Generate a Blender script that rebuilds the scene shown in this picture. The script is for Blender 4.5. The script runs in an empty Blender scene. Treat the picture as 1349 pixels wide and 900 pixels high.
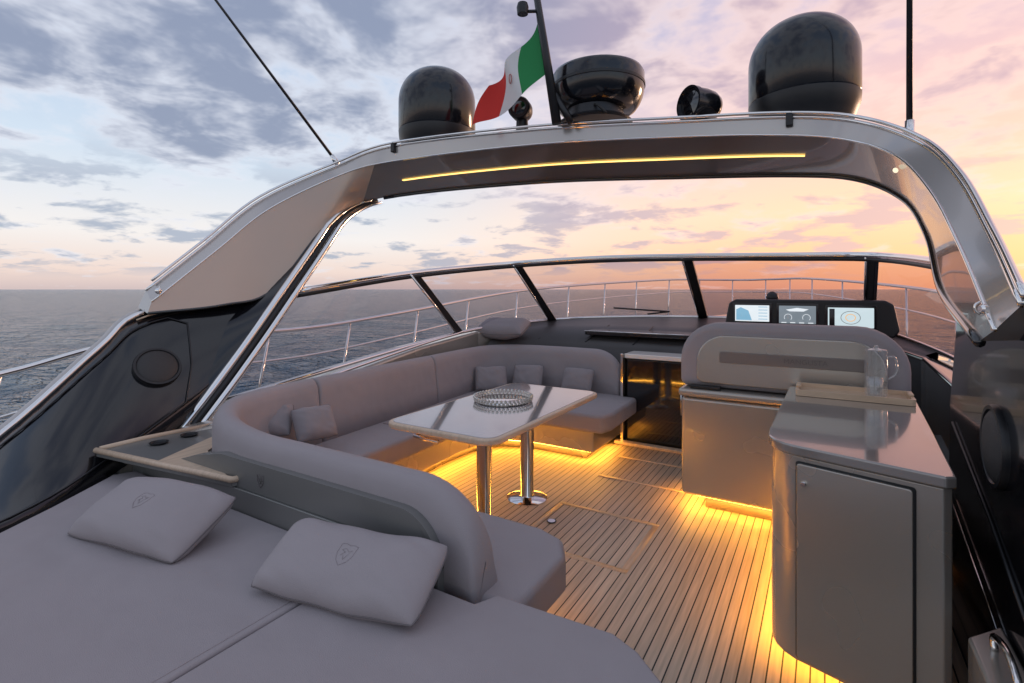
import bpy, bmesh, math, random
from mathutils import Vector, Matrix, noise
random.seed(7)
S=bpy.context.scene
COL=S.collection
S.view_settings.view_transform='Standard'
S.view_settings.look='None'
S.view_settings.exposure=0

# ------------------------------------------------------------------ materials
def nt(name):
    m=bpy.data.materials.new(name); m.use_nodes=True
    n=m.node_tree; b=n.nodes['Principled BSDF']
    return m,n,b
def mat(name,col,rough=.5,metal=0,coat=0,bump=None,var=None,spec=None,emit=None,rvar=None,trans=0,ior=None,sheen=0):
    m,n,b=nt(name)
    b.inputs['Base Color'].default_value=(*col,1)
    b.inputs['Roughness'].default_value=rough
    b.inputs['Metallic'].default_value=metal
    b.inputs['Coat Weight'].default_value=coat
    b.inputs['Coat Roughness'].default_value=.04
    if sheen: b.inputs['Sheen Weight'].default_value=sheen
    if trans: b.inputs['Transmission Weight'].default_value=trans
    if ior: b.inputs['IOR'].default_value=ior
    if spec is not None: b.inputs['Specular IOR Level'].default_value=spec
    if emit:
        b.inputs['Emission Color'].default_value=(*emit[0],1); b.inputs['Emission Strength'].default_value=emit[1]
    tc=n.nodes.new('ShaderNodeTexCoord')
    if var:
        t=n.nodes.new('ShaderNodeTexNoise'); t.inputs['Scale'].default_value=var[0]; t.inputs['Detail'].default_value=3
        n.links.new(tc.outputs['Object'],t.inputs['Vector'])
        mx=n.nodes.new('ShaderNodeMix'); mx.data_type='RGBA'
        mx.inputs[6].default_value=(*[c*(1-var[1]) for c in col],1); mx.inputs[7].default_value=(*[min(1,c*(1+var[1])) for c in col],1)
        n.links.new(t.outputs['Fac'],mx.inputs[0]); n.links.new(mx.outputs[2],b.inputs['Base Color'])
    if rvar:
        t=n.nodes.new('ShaderNodeTexNoise'); t.inputs['Scale'].default_value=rvar[0]; t.inputs['Detail'].default_value=2
        n.links.new(tc.outputs['Object'],t.inputs['Vector'])
        r=n.nodes.new('ShaderNodeMapRange'); r.inputs['To Min'].default_value=max(0,rough-rvar[1]); r.inputs['To Max'].default_value=rough+rvar[1]
        n.links.new(t.outputs['Fac'],r.inputs[0]); n.links.new(r.outputs[0],b.inputs['Roughness'])
    last=None
    if bump:
        for sc,st,di in bump:
            t=n.nodes.new('ShaderNodeTexNoise'); t.inputs['Scale'].default_value=sc; t.inputs['Detail'].default_value=1
            n.links.new(tc.outputs['Object'],t.inputs['Vector'])
            bp=n.nodes.new('ShaderNodeBump'); bp.inputs['Strength'].default_value=st; bp.inputs['Distance'].default_value=di
            n.links.new(t.outputs['Fac'],bp.inputs['Height'])
            if last: n.links.new(last.outputs[0],bp.inputs['Normal'])
            last=bp
        n.links.new(last.outputs[0],b.inputs['Normal'])
    return m
FAB=mat('taupe_fabric',(.330,.293,.302),.85,bump=[(6,.4,.03),(330,.5,.002)],var=(3,.07))
FABD=mat('taupe_fabric_dark',(.28,.248,.256),.85,bump=[(9,.3,.012),(330,.45,.002)],var=(5,.07))
PIPE=mat('piping',(.15,.132,.136),.7)
STITCH=mat('stitching',(.40,.36,.36),.8)
LAC=mat('champagne_lacquer',(.43,.392,.345),.27,metal=.55,coat=.5,rvar=(3,.02),var=(1.5,.03))
SIL=mat('silver_lacquer',(.53,.49,.46),.24,metal=.55,coat=.5,rvar=(2,.02))
UND=mat('arch_lacquer_lit',(.56,.42,.33),.36,metal=.2,coat=.35,rvar=(1.5,.02))  # paler copy of the arch lacquer: light caught by the port leg, painted in
UNDD=mat('arch_lacquer_shaded',(.19,.16,.145),.25,metal=.2,coat=.6)  # same arch lacquer, darkened to paint in the shade under the beam
PAN=mat('panel_lacquer',(.22,.218,.21),.38,metal=.4,coat=.2,rvar=(3,.03))
BLK=mat('black_gloss',(.006,.006,.008),.06,coat=1)
FIN=mat('fin_black',(.007,.007,.009),.14,coat=.4)
DOM=mat('dome_black',(.008,.008,.011),.15,coat=.2)
BLM=mat('black_satin',(.012,.012,.014),.4)
GRM=mat('dark_dash',(.06,.055,.055),.45,bump=[(90,.15,.002)],var=(4,.15))
CHR=mat('chrome',(.82,.80,.78),.07,metal=1)
RUB=mat('rubber',(.02,.02,.02),.6)
WHT=mat('white_marble',(.85,.80,.75),.2,coat=.4,var=(6,.08))
CTR=mat('counter_top_lacquer',(.31,.285,.265),.12,metal=.35,coat=.8)
TBL=mat('table_top_lacquer',(.34,.32,.32),.09,metal=.2,coat=1)
HUL=mat('hull_paint',(.45,.44,.43),.25,metal=.3,coat=.6)
LED=mat('led_strip',(1,.6,.1),.5,emit=((1,.46,.06),44))
LEDA=mat('led_arch',(1,.7,.2),.5,emit=((1,.64,.18),2.2))
LEDW=mat('led_small',(1,.9,.7),.5,emit=((1,.85,.6),1.0))
MESHG=mat('speaker_grille',(.035,.033,.033),.55,bump=[(300,.6,.004)])
GRN=mat('flag_green',(.02,.25,.07),.8)
WHF=mat('flag_white',(.78,.75,.73),.8)
REDF=mat('flag_red',(.66,.035,.025),.8)
CRES=mat('crest_red_mark',(.5,.12,.1),.8)
INK=mat('lettering_dark',(.05,.045,.045),.4)
SLOT=mat('recess_brown',(.20,.172,.158),.4,metal=.3)
LETT=mat('lettering_brown',(.15,.13,.12),.4,metal=.3)
CREST=mat('crest_stitch',(.285,.25,.255),.8)
CRYS=mat('crystal',(.80,.82,.80),.1,coat=1)
BEAD=mat('bead_glass',(.74,.69,.62),.10,metal=.5,coat=1)

def glassmat(name,tint,refl=.9,hi=.55,lo=.04,dif=None):
    m=bpy.data.materials.new(name); m.use_nodes=True; n=m.node_tree; n.nodes.clear()
    o=n.nodes.new('ShaderNodeOutputMaterial'); mx=n.nodes.new('ShaderNodeMixShader')
    tr=n.nodes.new('ShaderNodeBsdfTransparent'); gl=n.nodes.new('ShaderNodeBsdfGlossy'); lw=n.nodes.new('ShaderNodeLayerWeight')
    lw.inputs[0].default_value=.5
    pw=n.nodes.new('ShaderNodeMath'); pw.operation='POWER'; pw.inputs[1].default_value=4
    ma=n.nodes.new('ShaderNodeMath'); ma.operation='MULTIPLY_ADD'; ma.inputs[1].default_value=hi; ma.inputs[2].default_value=lo
    tr.inputs[0].default_value=(*tint,1); gl.inputs['Roughness'].default_value=.02; gl.inputs[0].default_value=(refl,refl,refl,1)
    n.links.new(lw.outputs['Facing'],pw.inputs[0]); n.links.new(pw.outputs[0],ma.inputs[0]); n.links.new(ma.outputs[0],mx.inputs[0])
    n.links.new(tr.outputs[0],mx.inputs[1]); n.links.new(gl.outputs[0],mx.inputs[2])
    last=mx
    if dif:
        df=n.nodes.new('ShaderNodeBsdfDiffuse'); df.inputs[0].default_value=(.8,.8,.8,1)
        m2=n.nodes.new('ShaderNodeMixShader'); m2.inputs[0].default_value=dif
        n.links.new(mx.outputs[0],m2.inputs[1]); n.links.new(df.outputs[0],m2.inputs[2]); last=m2
    n.links.new(last.outputs[0],o.inputs[0])
    return m
GLS=glassmat('windshield_glass',(.78,.75,.78),.7,hi=.30,lo=.03)
GLP=glassmat('windshield_glass_rose',(.74,.63,.66),.7,hi=.30,lo=.03)
CGL=glassmat('drink_glass',(.90,.91,.91),1,hi=.8,lo=.10,dif=.10)

def woodmat(name,base,plank=None,gloss=.5,con=.8,scale=(60,3,20)):
    m,n,b=nt(name); L=n.links.new
    tc=n.nodes.new('ShaderNodeTexCoord'); sp=n.nodes.new('ShaderNodeSeparateXYZ'); L(tc.outputs['Object'],sp.inputs[0])
    mp=n.nodes.new('ShaderNodeMapping'); mp.inputs['Scale'].default_value=scale; L(tc.outputs['Object'],mp.inputs[0])
    g=n.nodes.new('ShaderNodeTexNoise'); g.inputs['Scale'].default_value=1; g.inputs['Detail'].default_value=4; L(mp.outputs[0],g.inputs[0])
    cr=n.nodes.new('ShaderNodeValToRGB'); cr.color_ramp.elements[0].color=(*[c*con for c in base],1); cr.color_ramp.elements[1].color=(*[min(1,c*(2-con)) for c in base],1)
    cr.color_ramp.elements[0].position=.3; cr.color_ramp.elements[1].position=.7
    L(g.outputs['Fac'],cr.inputs[0]); col=cr.outputs[0]
    b.inputs['Roughness'].default_value=gloss
    if plank:
        def M(op,a,bb=None):
            q=n.nodes.new('ShaderNodeMath'); q.operation=op
            for i,x in enumerate((a,bb)):
                if x is None: continue
                if isinstance(x,(int,float)): q.inputs[i].default_value=x
                else: L(x,q.inputs[i])
            return q.outputs[0]
        xs=M('DIVIDE',sp.outputs[0],plank); fr=M('FRACT',M('ADD',xs,200)); idx=M('FLOOR',M('ADD',xs,200))
        wn=n.nodes.new('ShaderNodeTexWhiteNoise'); wn.noise_dimensions='1D'; L(idx,wn.inputs['W'])
        v=M('MULTIPLY_ADD',wn.outputs[0],.16); v.node.inputs[2].default_value=.90
        hm=n.nodes.new('ShaderNodeVectorMath'); hm.operation='SCALE'; L(col,hm.inputs[0]); L(v,hm.inputs['Scale'])
        line=M('LESS_THAN',fr,.12)
        mx=n.nodes.new('ShaderNodeMix'); mx.data_type='RGBA'; L(line,mx.inputs[0]); L(hm.outputs[0],mx.inputs[6]); mx.inputs[7].default_value=(.030,.023,.019,1)
        col=mx.outputs[2]
        bp=n.nodes.new('ShaderNodeBump'); bp.invert=True; bp.inputs['Strength'].default_value=.4; bp.inputs['Distance'].default_value=.002; L(line,bp.inputs['Height'])
        L(bp.outputs[0],b.inputs['Normal'])
    L(col,b.inputs['Base Color'])
    return m
TEAK=woodmat('teak_planking',(.63,.48,.36),.050,.5,.84)
WOOD=woodmat('teak_trim',(.62,.46,.33),None,.4,.88)
TRAY=woodmat('pale_tray_wood',(.66,.48,.33),None,.35,.93,(6,70,40))

# ------------------------------------------------------------------ helpers
def thing(name,loc,label,cat,group=None):
    e=bpy.data.objects.new(name,None); e.location=loc; e.empty_display_size=.1; COL.objects.link(e)
    e['label']=label; e['category']=cat
    if group: e['group']=group
    return e
def fin(name,me,m,parent=None,smooth=True,bevel=0,seg=3,label=None,cat=None):
    o=bpy.data.objects.new(name,me); COL.objects.link(o)
    if m: me.materials.append(m)
    for p in me.polygons: p.use_smooth=smooth
    if bevel:
        b=o.modifiers.new('b','BEVEL'); b.width=bevel; b.segments=seg; b.limit_method='ANGLE'; b.angle_limit=math.radians(35); b.harden_normals=True
    if parent:
        o.parent=parent; o.matrix_parent_inverse=Matrix.Translation(-Vector(parent.location))
    if label: o['label']=label
    if cat: o['category']=cat
    return o
def meshobj(name,vs,fs,m,parent=None,smooth=True,bevel=0,seg=3,recalc=True,label=None,cat=None):
    me=bpy.data.meshes.new(name); me.from_pydata([tuple(v) for v in vs],[],fs); me.update()
    if recalc:
        bm=bmesh.new(); bm.from_mesh(me); bmesh.ops.recalc_face_normals(bm,faces=bm.faces); bm.to_mesh(me); bm.free()
    return fin(name,me,m,parent,smooth,bevel,seg,label,cat)
def prism(name,pts,a,b,m,parent=None,axis='z',bevel=.01,seg=3,**k):
    n=len(pts)
    def c(p,t):
        if axis=='z': return (p[0],p[1],t)
        if axis=='y': return (p[0],t,p[1])
        return (t,p[0],p[1])
    vs=[c(p,a) for p in pts]+[c(p,b) for p in pts]
    fs=[list(range(n)),list(range(2*n-1,n-1,-1))]+[[i,(i+1)%n,n+(i+1)%n,n+i] for i in range(n)]
    return meshobj(name,vs,fs,m,parent,True,bevel,seg,**k)
def box(name,x0,x1,y0,y1,z0,z1,m,parent=None,bevel=.01,**k):
    return prism(name,[(x0,y0),(x1,y0),(x1,y1),(x0,y1)],z0,z1,m,parent,'z',bevel,**k)
def rrect(x0,x1,y0,y1,r,n=6):
    if not isinstance(r,(list,tuple)): r=[r]*4
    out=[]
    for (cx,cy,a0,rr) in ((x1-r[0],y0+r[0],-90,r[0]),(x1-r[1],y1-r[1],0,r[1]),(x0+r[2],y1-r[2],90,r[2]),(x0+r[3],y0+r[3],180,r[3])):
        if rr<1e-4: out.append((cx,cy)); continue
        for i in range(n+1):
            a=math.radians(a0+90*i/n); out.append((cx+rr*math.cos(a),cy+rr*math.sin(a)))
    return out
def catm(P,n=6,closed=False):
    P=[Vector(p) for p in P]; out=[]; N=len(P)
    for i in range(N-1):
        p0=P[i-1] if i>0 else P[0]*2-P[1]; p1=P[i]; p2=P[i+1]; p3=P[i+2] if i+2<N else P[-1]*2-P[-2]
        for j in range(n):
            t=j/n
            out.append(.5*((2*p1)+(p2-p0)*t+(2*p0-5*p1+4*p2-p3)*t*t+(3*p1-p0-3*p2+p3)*t**3))
    out.append(P[-1]); return out
def tube(name,pts,r,m,parent=None,n=8,closed=False,**k):
    P=[Vector(p) for p in pts]; N=len(P)
    vs=[]; fs=[]; up=None
    for i in range(N):
        if closed: d=P[(i+1)%N]-P[i-1]
        else: d=P[min(i+1,N-1)]-P[max(i-1,0)]
        d.normalize()
        if up is None:
            up=Vector((0,0,1)) if abs(d.z)<.9 else Vector((1,0,0))
        s=d.cross(up).normalized(); up=s.cross(d).normalized()
        rr=r[i] if isinstance(r,(list,tuple)) else r
        for j in range(n):
            a=2*math.pi*j/n; vs.append(P[i]+s*math.cos(a)*rr+up*math.sin(a)*rr)
    for i in range(N if closed else N-1):
        for j in range(n):
            a=i*n; b=((i+1)%N)*n
            fs.append([a+j,a+(j+1)%n,b+(j+1)%n,b+j])
    if not closed: fs.append(list(range(n))); fs.append(list(range((N-1)*n,N*n)))
    return meshobj(name,vs,fs,m,parent,True,**k)
def lathe(name,prof,c,m,parent=None,n=40,axis=None,**k):
    vs=[];fs=[];N=len(prof)
    M=Matrix.Identity(3)
    if axis is not None: M=Vector((0,0,1)).rotation_difference(Vector(axis).normalized()).to_matrix()
    for (r,z) in prof:
        for j in range(n):
            a=2*math.pi*j/n; vs.append(Vector(c)+M@Vector((r*math.cos(a),r*math.sin(a),z)))
    for i in range(N-1):
        for j in range(n): fs.append([i*n+j,i*n+(j+1)%n,(i+1)*n+(j+1)%n,(i+1)*n+j])
    fs.append(list(range(n))); fs.append(list(range((N-1)*n,N*n)))
    o=meshobj(name,vs,fs,m,parent,True,**k)
    bm=bmesh.new(); bm.from_mesh(o.data)
    for e in bm.edges:
        if len(e.link_faces)==2 and e.calc_face_angle(0)>math.radians(40): e.smooth=False
    bm.to_mesh(o.data); bm.free()
    return o
def loft(name,rows,m,parent=None,closed=True,cap=True,**k):
    n=len(rows[0]); vs=[v for r in rows for v in r]; fs=[]
    for i in range(len(rows)-1):
        for j in range(n if closed else n-1):
            fs.append([i*n+j,i*n+(j+1)%n,(i+1)*n+(j+1)%n,(i+1)*n+j])
    if cap and closed: fs.append(list(range(n))); fs.append(list(range((len(rows)-1)*n,len(rows)*n)))
    return meshobj(name,vs,fs,m,parent,**k)
def text(name,s,size,M,m,parent,depth=.001):
    c=bpy.data.curves.new('t','FONT'); c.body=s; c.size=size; c.extrude=depth; c.align_x='CENTER'; c.align_y='CENTER'
    o=bpy.data.objects.new('t',c); COL.objects.link(o); bpy.context.view_layer.update()
    me=bpy.data.meshes.new_from_object(o.evaluated_get(bpy.context.evaluated_depsgraph_get()))
    bpy.data.objects.remove(o); me.transform(M); me.name=name
    return fin(name,me,m,parent,False)
def pillow(name,c,w,h,t,rz,tilt,label,m=FAB,roll=0,group=None,crest=False,seed=0):
    M=Matrix.Translation(c)@Matrix.Rotation(rz,4,'Z')@Matrix.Rotation(tilt,4,'X')@Matrix.Rotation(roll,4,'Y')
    e=thing(name,c,label,'cushion',group)
    N=32; vs=[];fs=[]
    def P(u,v,s):
        k=1-.055*(u*u*v*v)**2
        x=u*w/2*(1-.015*(1-v*v))*k; y=v*h/2*(1-.03*(1-u*u))*k
        z=t/2*max(0,(1-u**4)*(1-v**4))**.5*(1-.18*(u*u+v*v)/2)
        z*=1+.13*noise.noise(Vector((u*1.8+seed,v*1.8,s)))
        cr=abs(u*v)
        z+=.006*cr*math.sin((u*seed*1.3+v*7)*2.0+seed)*(1-u**8)*(1-v**8)
        z-=.005*max(0,noise.noise(Vector((u*5+v*3+seed,v*2,s*2.0))))*(1-u**6)*(1-v**6)
        y+=.008*noise.noise(Vector((u*2+seed,3,0)))
        return M@Vector((x,y,s*z+.008*math.sin(u*3+seed)))
    idx={}
    for s in (1,-1):
        for i in range(N+1):
            for j in range(N+1):
                if s==-1 and (i in(0,N) or j in (0,N)): idx[(s,i,j)]=idx[(1,i,j)]; continue
                u=math.sin((-1+2*i/N)*math.pi/2); v=math.sin((-1+2*j/N)*math.pi/2)
                idx[(s,i,j)]=len(vs); vs.append(P(u,v,s))
    for s in (1,-1):
        for i in range(N):
            for j in range(N): fs.append([idx[(s,i,j)],idx[(s,i+1,j)],idx[(s,i+1,j+1)],idx[(s,i,j+1)]])
    meshobj('cushion_cover',vs,fs,m,e)
    rim=[idx[(1,i,0)] for i in range(N)]+[idx[(1,N,j)] for j in range(N)]+[idx[(1,i,N)] for i in range(N,0,-1)]+[idx[(1,0,j)] for j in range(N,0,-1)]
    tube('piping',[vs[i] for i in rim],.0035,PIPE,e,n=5,closed=True)
    if crest:
        sh=[(-.5,.5),(-.25,.56),(0,.5),(.25,.56),(.5,.5),(.5,0),(.35,-.35),(0,-.62),(-.35,-.35),(-.5,0)]
        q=.070
        def top(x,y): return P(x*q/(w/2),y*q/(h/2),1)+M.to_3x3()@Vector((0,0,.0003))
        dense=[]
        for k in range(len(sh)):
            a=sh[k];b=sh[(k+1)%len(sh)]
            for f in (0,.33,.66): dense.append(top(a[0]+(b[0]-a[0])*f,a[1]+(b[1]-a[1])*f))
        tube('crest_outline',dense,.0012,CREST,e,n=5,closed=True)
        emb=[top(x,y) for x,y in ((-.3,.2),(-.1,.3),(.15,.15),(.3,.25),(.15,-.05),(.05,-.3),(-.1,-.05),(-.25,-.1),(-.05,.1))]
        tube('crest_emblem',emb,.0010,CREST,e,n=5,closed=True)
    return e

# ------------------------------------------------------------------ world
w=bpy.data.worlds.new('World'); S.world=w; w.use_nodes=True
n=w.node_tree; n.nodes.clear(); L=n.links.new
def N_(t,**k):
    q=n.nodes.new(t)
    for a,b in k.items(): setattr(q,a,b)
    return q
def MA(op,a,b=None,c=None,clamp=False):
    q=N_('ShaderNodeMath',operation=op); q.use_clamp=clamp
    for i,x in enumerate((a,b,c)):
        if x is None: continue
        if isinstance(x,(int,float)): q.inputs[i].default_value=x
        else: L(x,q.inputs[i])
    return q.outputs[0]
def MR(x,a,b,c=0,d=1,smooth=True):
    q=N_('ShaderNodeMapRange'); q.interpolation_type='SMOOTHSTEP' if smooth else 'LINEAR'
    L(x,q.inputs[0]); 
    for i,v in enumerate((a,b,c,d)): q.inputs[i+1].default_value=v
    return q.outputs[0]
def RAMP(x,els):
    q=N_('ShaderNodeValToRGB'); r=q.color_ramp
    while len(r.elements)<len(els): r.elements.new(.5)
    for e,(p,c) in zip(r.elements,els): e.position=p; e.color=(*c,1)
    L(x,q.inputs[0]); return q.outputs[0]
def MIX(f,a,b):
    q=N_('ShaderNodeMix',data_type='RGBA')
    if isinstance(f,(int,float)): q.inputs[0].default_value=f
    else: L(f,q.inputs[0])
    for i,x in ((6,a),(7,b)):
        if isinstance(x,tuple): q.inputs[i].default_value=(*x,1)
        else: L(x,q.inputs[i])
    return q.outputs[2]
tc=N_('ShaderNodeTexCoord'); sp=N_('ShaderNodeSeparateXYZ'); L(tc.outputs['Generated'],sp.inputs[0])
X,Y,Z=sp.outputs
SA=math.radians(28)
dot=MA('ADD',MA('MULTIPLY',X,math.sin(SA)),MA('MULTIPLY',Y,math.cos(SA)))
warm=MR(dot,.22,1.0)
zc=MA('MAXIMUM',Z,0)
cool=RAMP(zc,[(0,(.60,.49,.49)),(.03,(.80,.65,.60)),(.09,(.84,.80,.79)),(.22,(.60,.70,.82)),(.45,(.36,.48,.69)),(1,(.26,.33,.50))])
wrm=RAMP(zc,[(0,(.88,.40,.26)),(.05,(1.10,.56,.30)),(.13,(1.15,.70,.44)),(.25,(1.0,.60,.50)),(.45,(.60,.48,.62)),(1,(.30,.34,.5))])
base=MIX(warm,cool,wrm)
den=MA('ADD',zc,.16)
cx=MA('DIVIDE',X,den); cy=MA('DIVIDE',Y,den)
cb=N_('ShaderNodeCombineXYZ'); L(cx,cb.inputs[0]); L(cy,cb.inputs[1]); L(Z,cb.inputs[2])
def NOI(v,sc,det,dist,off):
    mp=N_('ShaderNodeMapping'); mp.inputs['Location'].default_value=off; L(v,mp.inputs[0])
    q=N_('ShaderNodeTexNoise'); q.inputs['Scale'].default_value=sc; q.inputs['Detail'].default_value=det; q.inputs['Distortion'].default_value=dist; q.inputs['Roughness'].default_value=.58
    L(mp.outputs[0],q.inputs[0]); return q.outputs['Fac']
n1=NOI(cb.outputs[0],1.15,6,.3,(3.1,1.7,0)); n2=NOI(cb.outputs[0],3.6,4,.3,(9.2,4.0,0))
cover=MR(Z,.05,.36,-.078,.052)
cf=MA('ADD',MA('ADD',MA('MULTIPLY',n1,.62),MA('MULTIPLY',n2,.38)),cover)
cm=MR(cf,.455,.57)
thick=MR(cf,.50,.64)
ccl=MIX(warm,(.74,.76,.84),(1.05,.72,.62))
ccd=MIX(warm,(.25,.29,.41),(.54,.37,.46))
cc=MIX(thick,ccl,ccd)
sky=MIX(MA('MULTIPLY',cm,.93),base,cc)
lb=NOI(cb.outputs[0],1.9,5,.2,(5,2,0))
band=MA('MULTIPLY',MR(lb,.51,.61),MA('MULTIPLY',MR(Z,.012,.05),MR(Z,.26,.13)))
sky=MIX(MA('MULTIPLY',band,.85),sky,MIX(warm,(.33,.39,.51),(.70,.46,.48)))
sky=MIX(MR(Z,-.002,-.03),sky,(.06,.08,.10))
nis=N_('ShaderNodeTexSky',sky_type='NISHITA'); nis.sun_disc=False; nis.sun_elevation=math.radians(5); nis.sun_rotation=SA
b1=N_('ShaderNodeBackground'); L(sky,b1.inputs[0]); b1.inputs[1].default_value=1.08
b2=N_('ShaderNodeBackground'); L(nis.outputs[0],b2.inputs[0]); b2.inputs[1].default_value=.015
ad=N_('ShaderNodeAddShader'); L(b1.outputs[0],ad.inputs[0]); L(b2.outputs[0],ad.inputs[1])
wo=N_('ShaderNodeOutputWorld'); L(ad.outputs[0],wo.inputs[0])
sl=bpy.data.lights.new('sun','SUN'); sl.energy=.8; sl.color=(1,.62,.42); sl.angle=math.radians(9)
so=bpy.data.objects.new('sun',sl); COL.objects.link(so)
sd=Vector((math.sin(SA)*math.cos(.1),math.cos(SA)*math.cos(.1),math.sin(.1)))
so.rotation_euler=sd.to_track_quat('Z','Y').to_euler()

# ------------------------------------------------------------------ sea
SEAZ=-2.5
m,nn,b=nt('sea_water')
b.inputs['Base Color'].default_value=(.045,.115,.19,1); b.inputs['Roughness'].default_value=.14; b.inputs['IOR'].default_value=1.33; b.inputs['Specular IOR Level'].default_value=.26
tcs=nn.nodes.new('ShaderNodeTexCoord'); last=None
mps=nn.nodes.new('ShaderNodeMapping'); mps.inputs['Rotation'].default_value=(0,0,.6); mps.inputs['Scale'].default_value=(1,1.9,1); nn.links.new(tcs.outputs['Object'],mps.inputs[0])
for sc,st,di in ((.22,1,2.4),(.9,1,1.0),(3.6,1,.24)):
    t=nn.nodes.new('ShaderNodeTexNoise'); t.inputs['Scale'].default_value=sc; t.inputs['Detail'].default_value=3; t.inputs['Distortion'].default_value=.3; nn.links.new(mps.outputs[0],t.inputs['Vector'])
    bp=nn.nodes.new('ShaderNodeBump'); bp.inputs['Strength'].default_value=st; bp.inputs['Distance'].default_value=di; nn.links.new(t.outputs['Fac'],bp.inputs['Height'])
    if last: nn.links.new(last.outputs[0],bp.inputs['Normal'])
    last=bp
nn.links.new(last.outputs[0],b.inputs['Normal'])
vs=[];fs=[];NR=230;NA=420
for i in range(NR):
    r=2.0*math.exp(i/(NR-1)*math.log(12000/2.0))
    cell=r*.038
    for j in range(NA):
        a=2*math.pi*j/NA; x=r*math.cos(a)-1.7; y=r*math.sin(a)+4
        z=0
        for lam,am in ((9,.34),(3.2,.22),(1.2,.08)):
            if cell<lam*.6: z+=am*noise.noise(Vector((x/lam,y/(lam*.6),lam)))*min(1,(lam*.6-cell)/(lam*.4))
        vs.append((x,y,SEAZ+z))
for i in range(NR-1):
    for j in range(NA): fs.append([i*NA+j,i*NA+(j+1)%NA,(i+1)*NA+(j+1)%NA,(i+1)*NA+j])
fs.append(list(range(NA)))
sea=meshobj('sea_water',vs,fs,m,None); sea['kind']='structure'

# ------------------------------------------------------------------ yacht body
yacht=thing('yacht',(-1.7,4,0),'large open motor yacht in silver and black at dusk','yacht')
edge=[(-4.75,-3,.0),(-4.9,1,.1),(-4.9,4,.35),(-4.5,8,.62),(-3.3,11.8,.80),(-1.7,14.3,.9),(-.1,11.8,.80),(1.1,8,.62),(1.5,4,.35),(1.5,1,.1),(1.35,-3,0)]
E=catm(edge,6); rows=[]
for p in E:
    c=Vector((-1.7,min(p.y,9),0)); lo=p.lerp(Vector((c.x,p.y*.93,0)),.18); lo.z=SEAZ-.3; mid=p.lerp(lo,.4); mid.z=-.6
    rows.append([p,mid,lo])
loft('hull',rows,HUL,yacht,closed=False,cap=False)
rows=[]
for p in E:
    q=Vector((-1.7,p.y,p.z)); d=(q-p); 
    inner=p+d*(1 if p.y>7.5 else min(1,1.0/max(.01,abs(d.x)))); inner.z=p.z+(.04 if p.y<=7.5 else .08)
    rows.append([p,inner])
loft('side_deck',rows,HUL,yacht,closed=False,cap=False)
rows=[]
for (y,xi,xo,z) in ((1.35,-3.5,-4.3,.58),(1.9,-3.42,-4.15,.66),(2.9,-3.5,-4.05,.80),(4.0,-3.52,-3.95,.96),(4.9,-3.45,-3.8,1.06),(6.0,-3.0,-3.3,1.12)):
    rows.append([(xi,y,z),(xo,y,z-.03),(xo-.25,y,-.1),(xi+.02,y,-.1)])
loft('side_coaming',rows,LAC,yacht,smooth=False,bevel=.03)
rows=[]
for (y,xi,xo,z) in ((2.2,.60,1.0,.9),(2.9,.56,1.0,1.0),(3.6,.62,.98,1.0),(4.7,.60,.85,1.06),(6.0,.2,.5,1.12)):
    rows.append([(xi,y,z),(xo,y,z-.03),(xo+.25,y,-.1),(xi,y,-.1)])
loft('side_coaming',rows,BLK,yacht,smooth=False,bevel=.03)
ft=catm([(-3.70,-.6,-.05),(-3.85,.3,.28),(-3.97,.95,.70),(-4.08,1.47,1.15),(-4.1,1.76,1.38),(-3.93,2.55,1.51)],6)
fb=catm([(-3.0,-.6,.42),(-3.05,.3,.44),(-3.25,.92,.44),(-3.46,1.32,.50),(-3.62,1.75,.66),(-3.70,2.02,.86)],6)
BU=Vector((.02,-.004,.016))
rows=[]
for i in range(len(ft)):
    a,b_=fb[i],ft[i]; back=Vector((-.16,0,-.08))
    rows.append([a]+[a.lerp(b_,t)+BU*math.sin(math.pi*t) for t in (.15,.35,.6,.85)]+[b_,b_+back,a+back])
loft('side_fin',rows,FIN,yacht)
def finpt(fi,t):
    i=min(len(ft)-1,int(fi)); a,b_=fb[i],ft[i]
    return a.lerp(b_,t)+BU*math.sin(math.pi*t)+Vector((.006,-.002,.005))
lp_=[finpt(i,.90) for i in range(8,26)]+[finpt(26,t) for t in (.8,.6,.4)]+[finpt(25-i,.12) for i in range(0,16)]
tube('fin_panel_seam',lp_,.005,BLM,yacht,n=6,closed=True)
tube('fin_trim',[p+Vector((-.01,0,.012)) for p in ft[:25]],.019,CHR,yacht)
tube('fin_trim',[p+Vector((-.07,0,.012)) for p in ft[:25]],.022,SIL,yacht)
tube('fin_trim',[finpt(i,.97) for i in range(23,31)],.006,WOOD,yacht)
# starboard fin
fp=[(1.0,.0),(1.0,.9),(1.5,1.25),(1.92,1.43),(2.6,1.50),(2.95,1.45),(3.1,1.05),(3.2,.0)]
prism('side_fin',fp,.50,.62,FIN,yacht,axis='x',bevel=.02)
tube('fin_trim',[(.495,1.9,.55),(.495,2.4,.75),(.495,3.0,.95)],.006,BLM,yacht)
tube('fin_trim',[(.49,1.9,.30),(.49,2.4,.45),(.49,3.0,.60)],.005,CHR,yacht)
prism('side_locker',[(.385,1.70),(.495,1.70),(.495,2.25),(.385,2.12)],0,.46,LAC,yacht,bevel=.012)
tube('coaming_trim',catm([(-3.48,2.0,.70),(-3.52,2.9,.83),(-3.52,4.0,.985),(-3.45,4.6,1.07)],6),.014,CHR,yacht)

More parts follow.
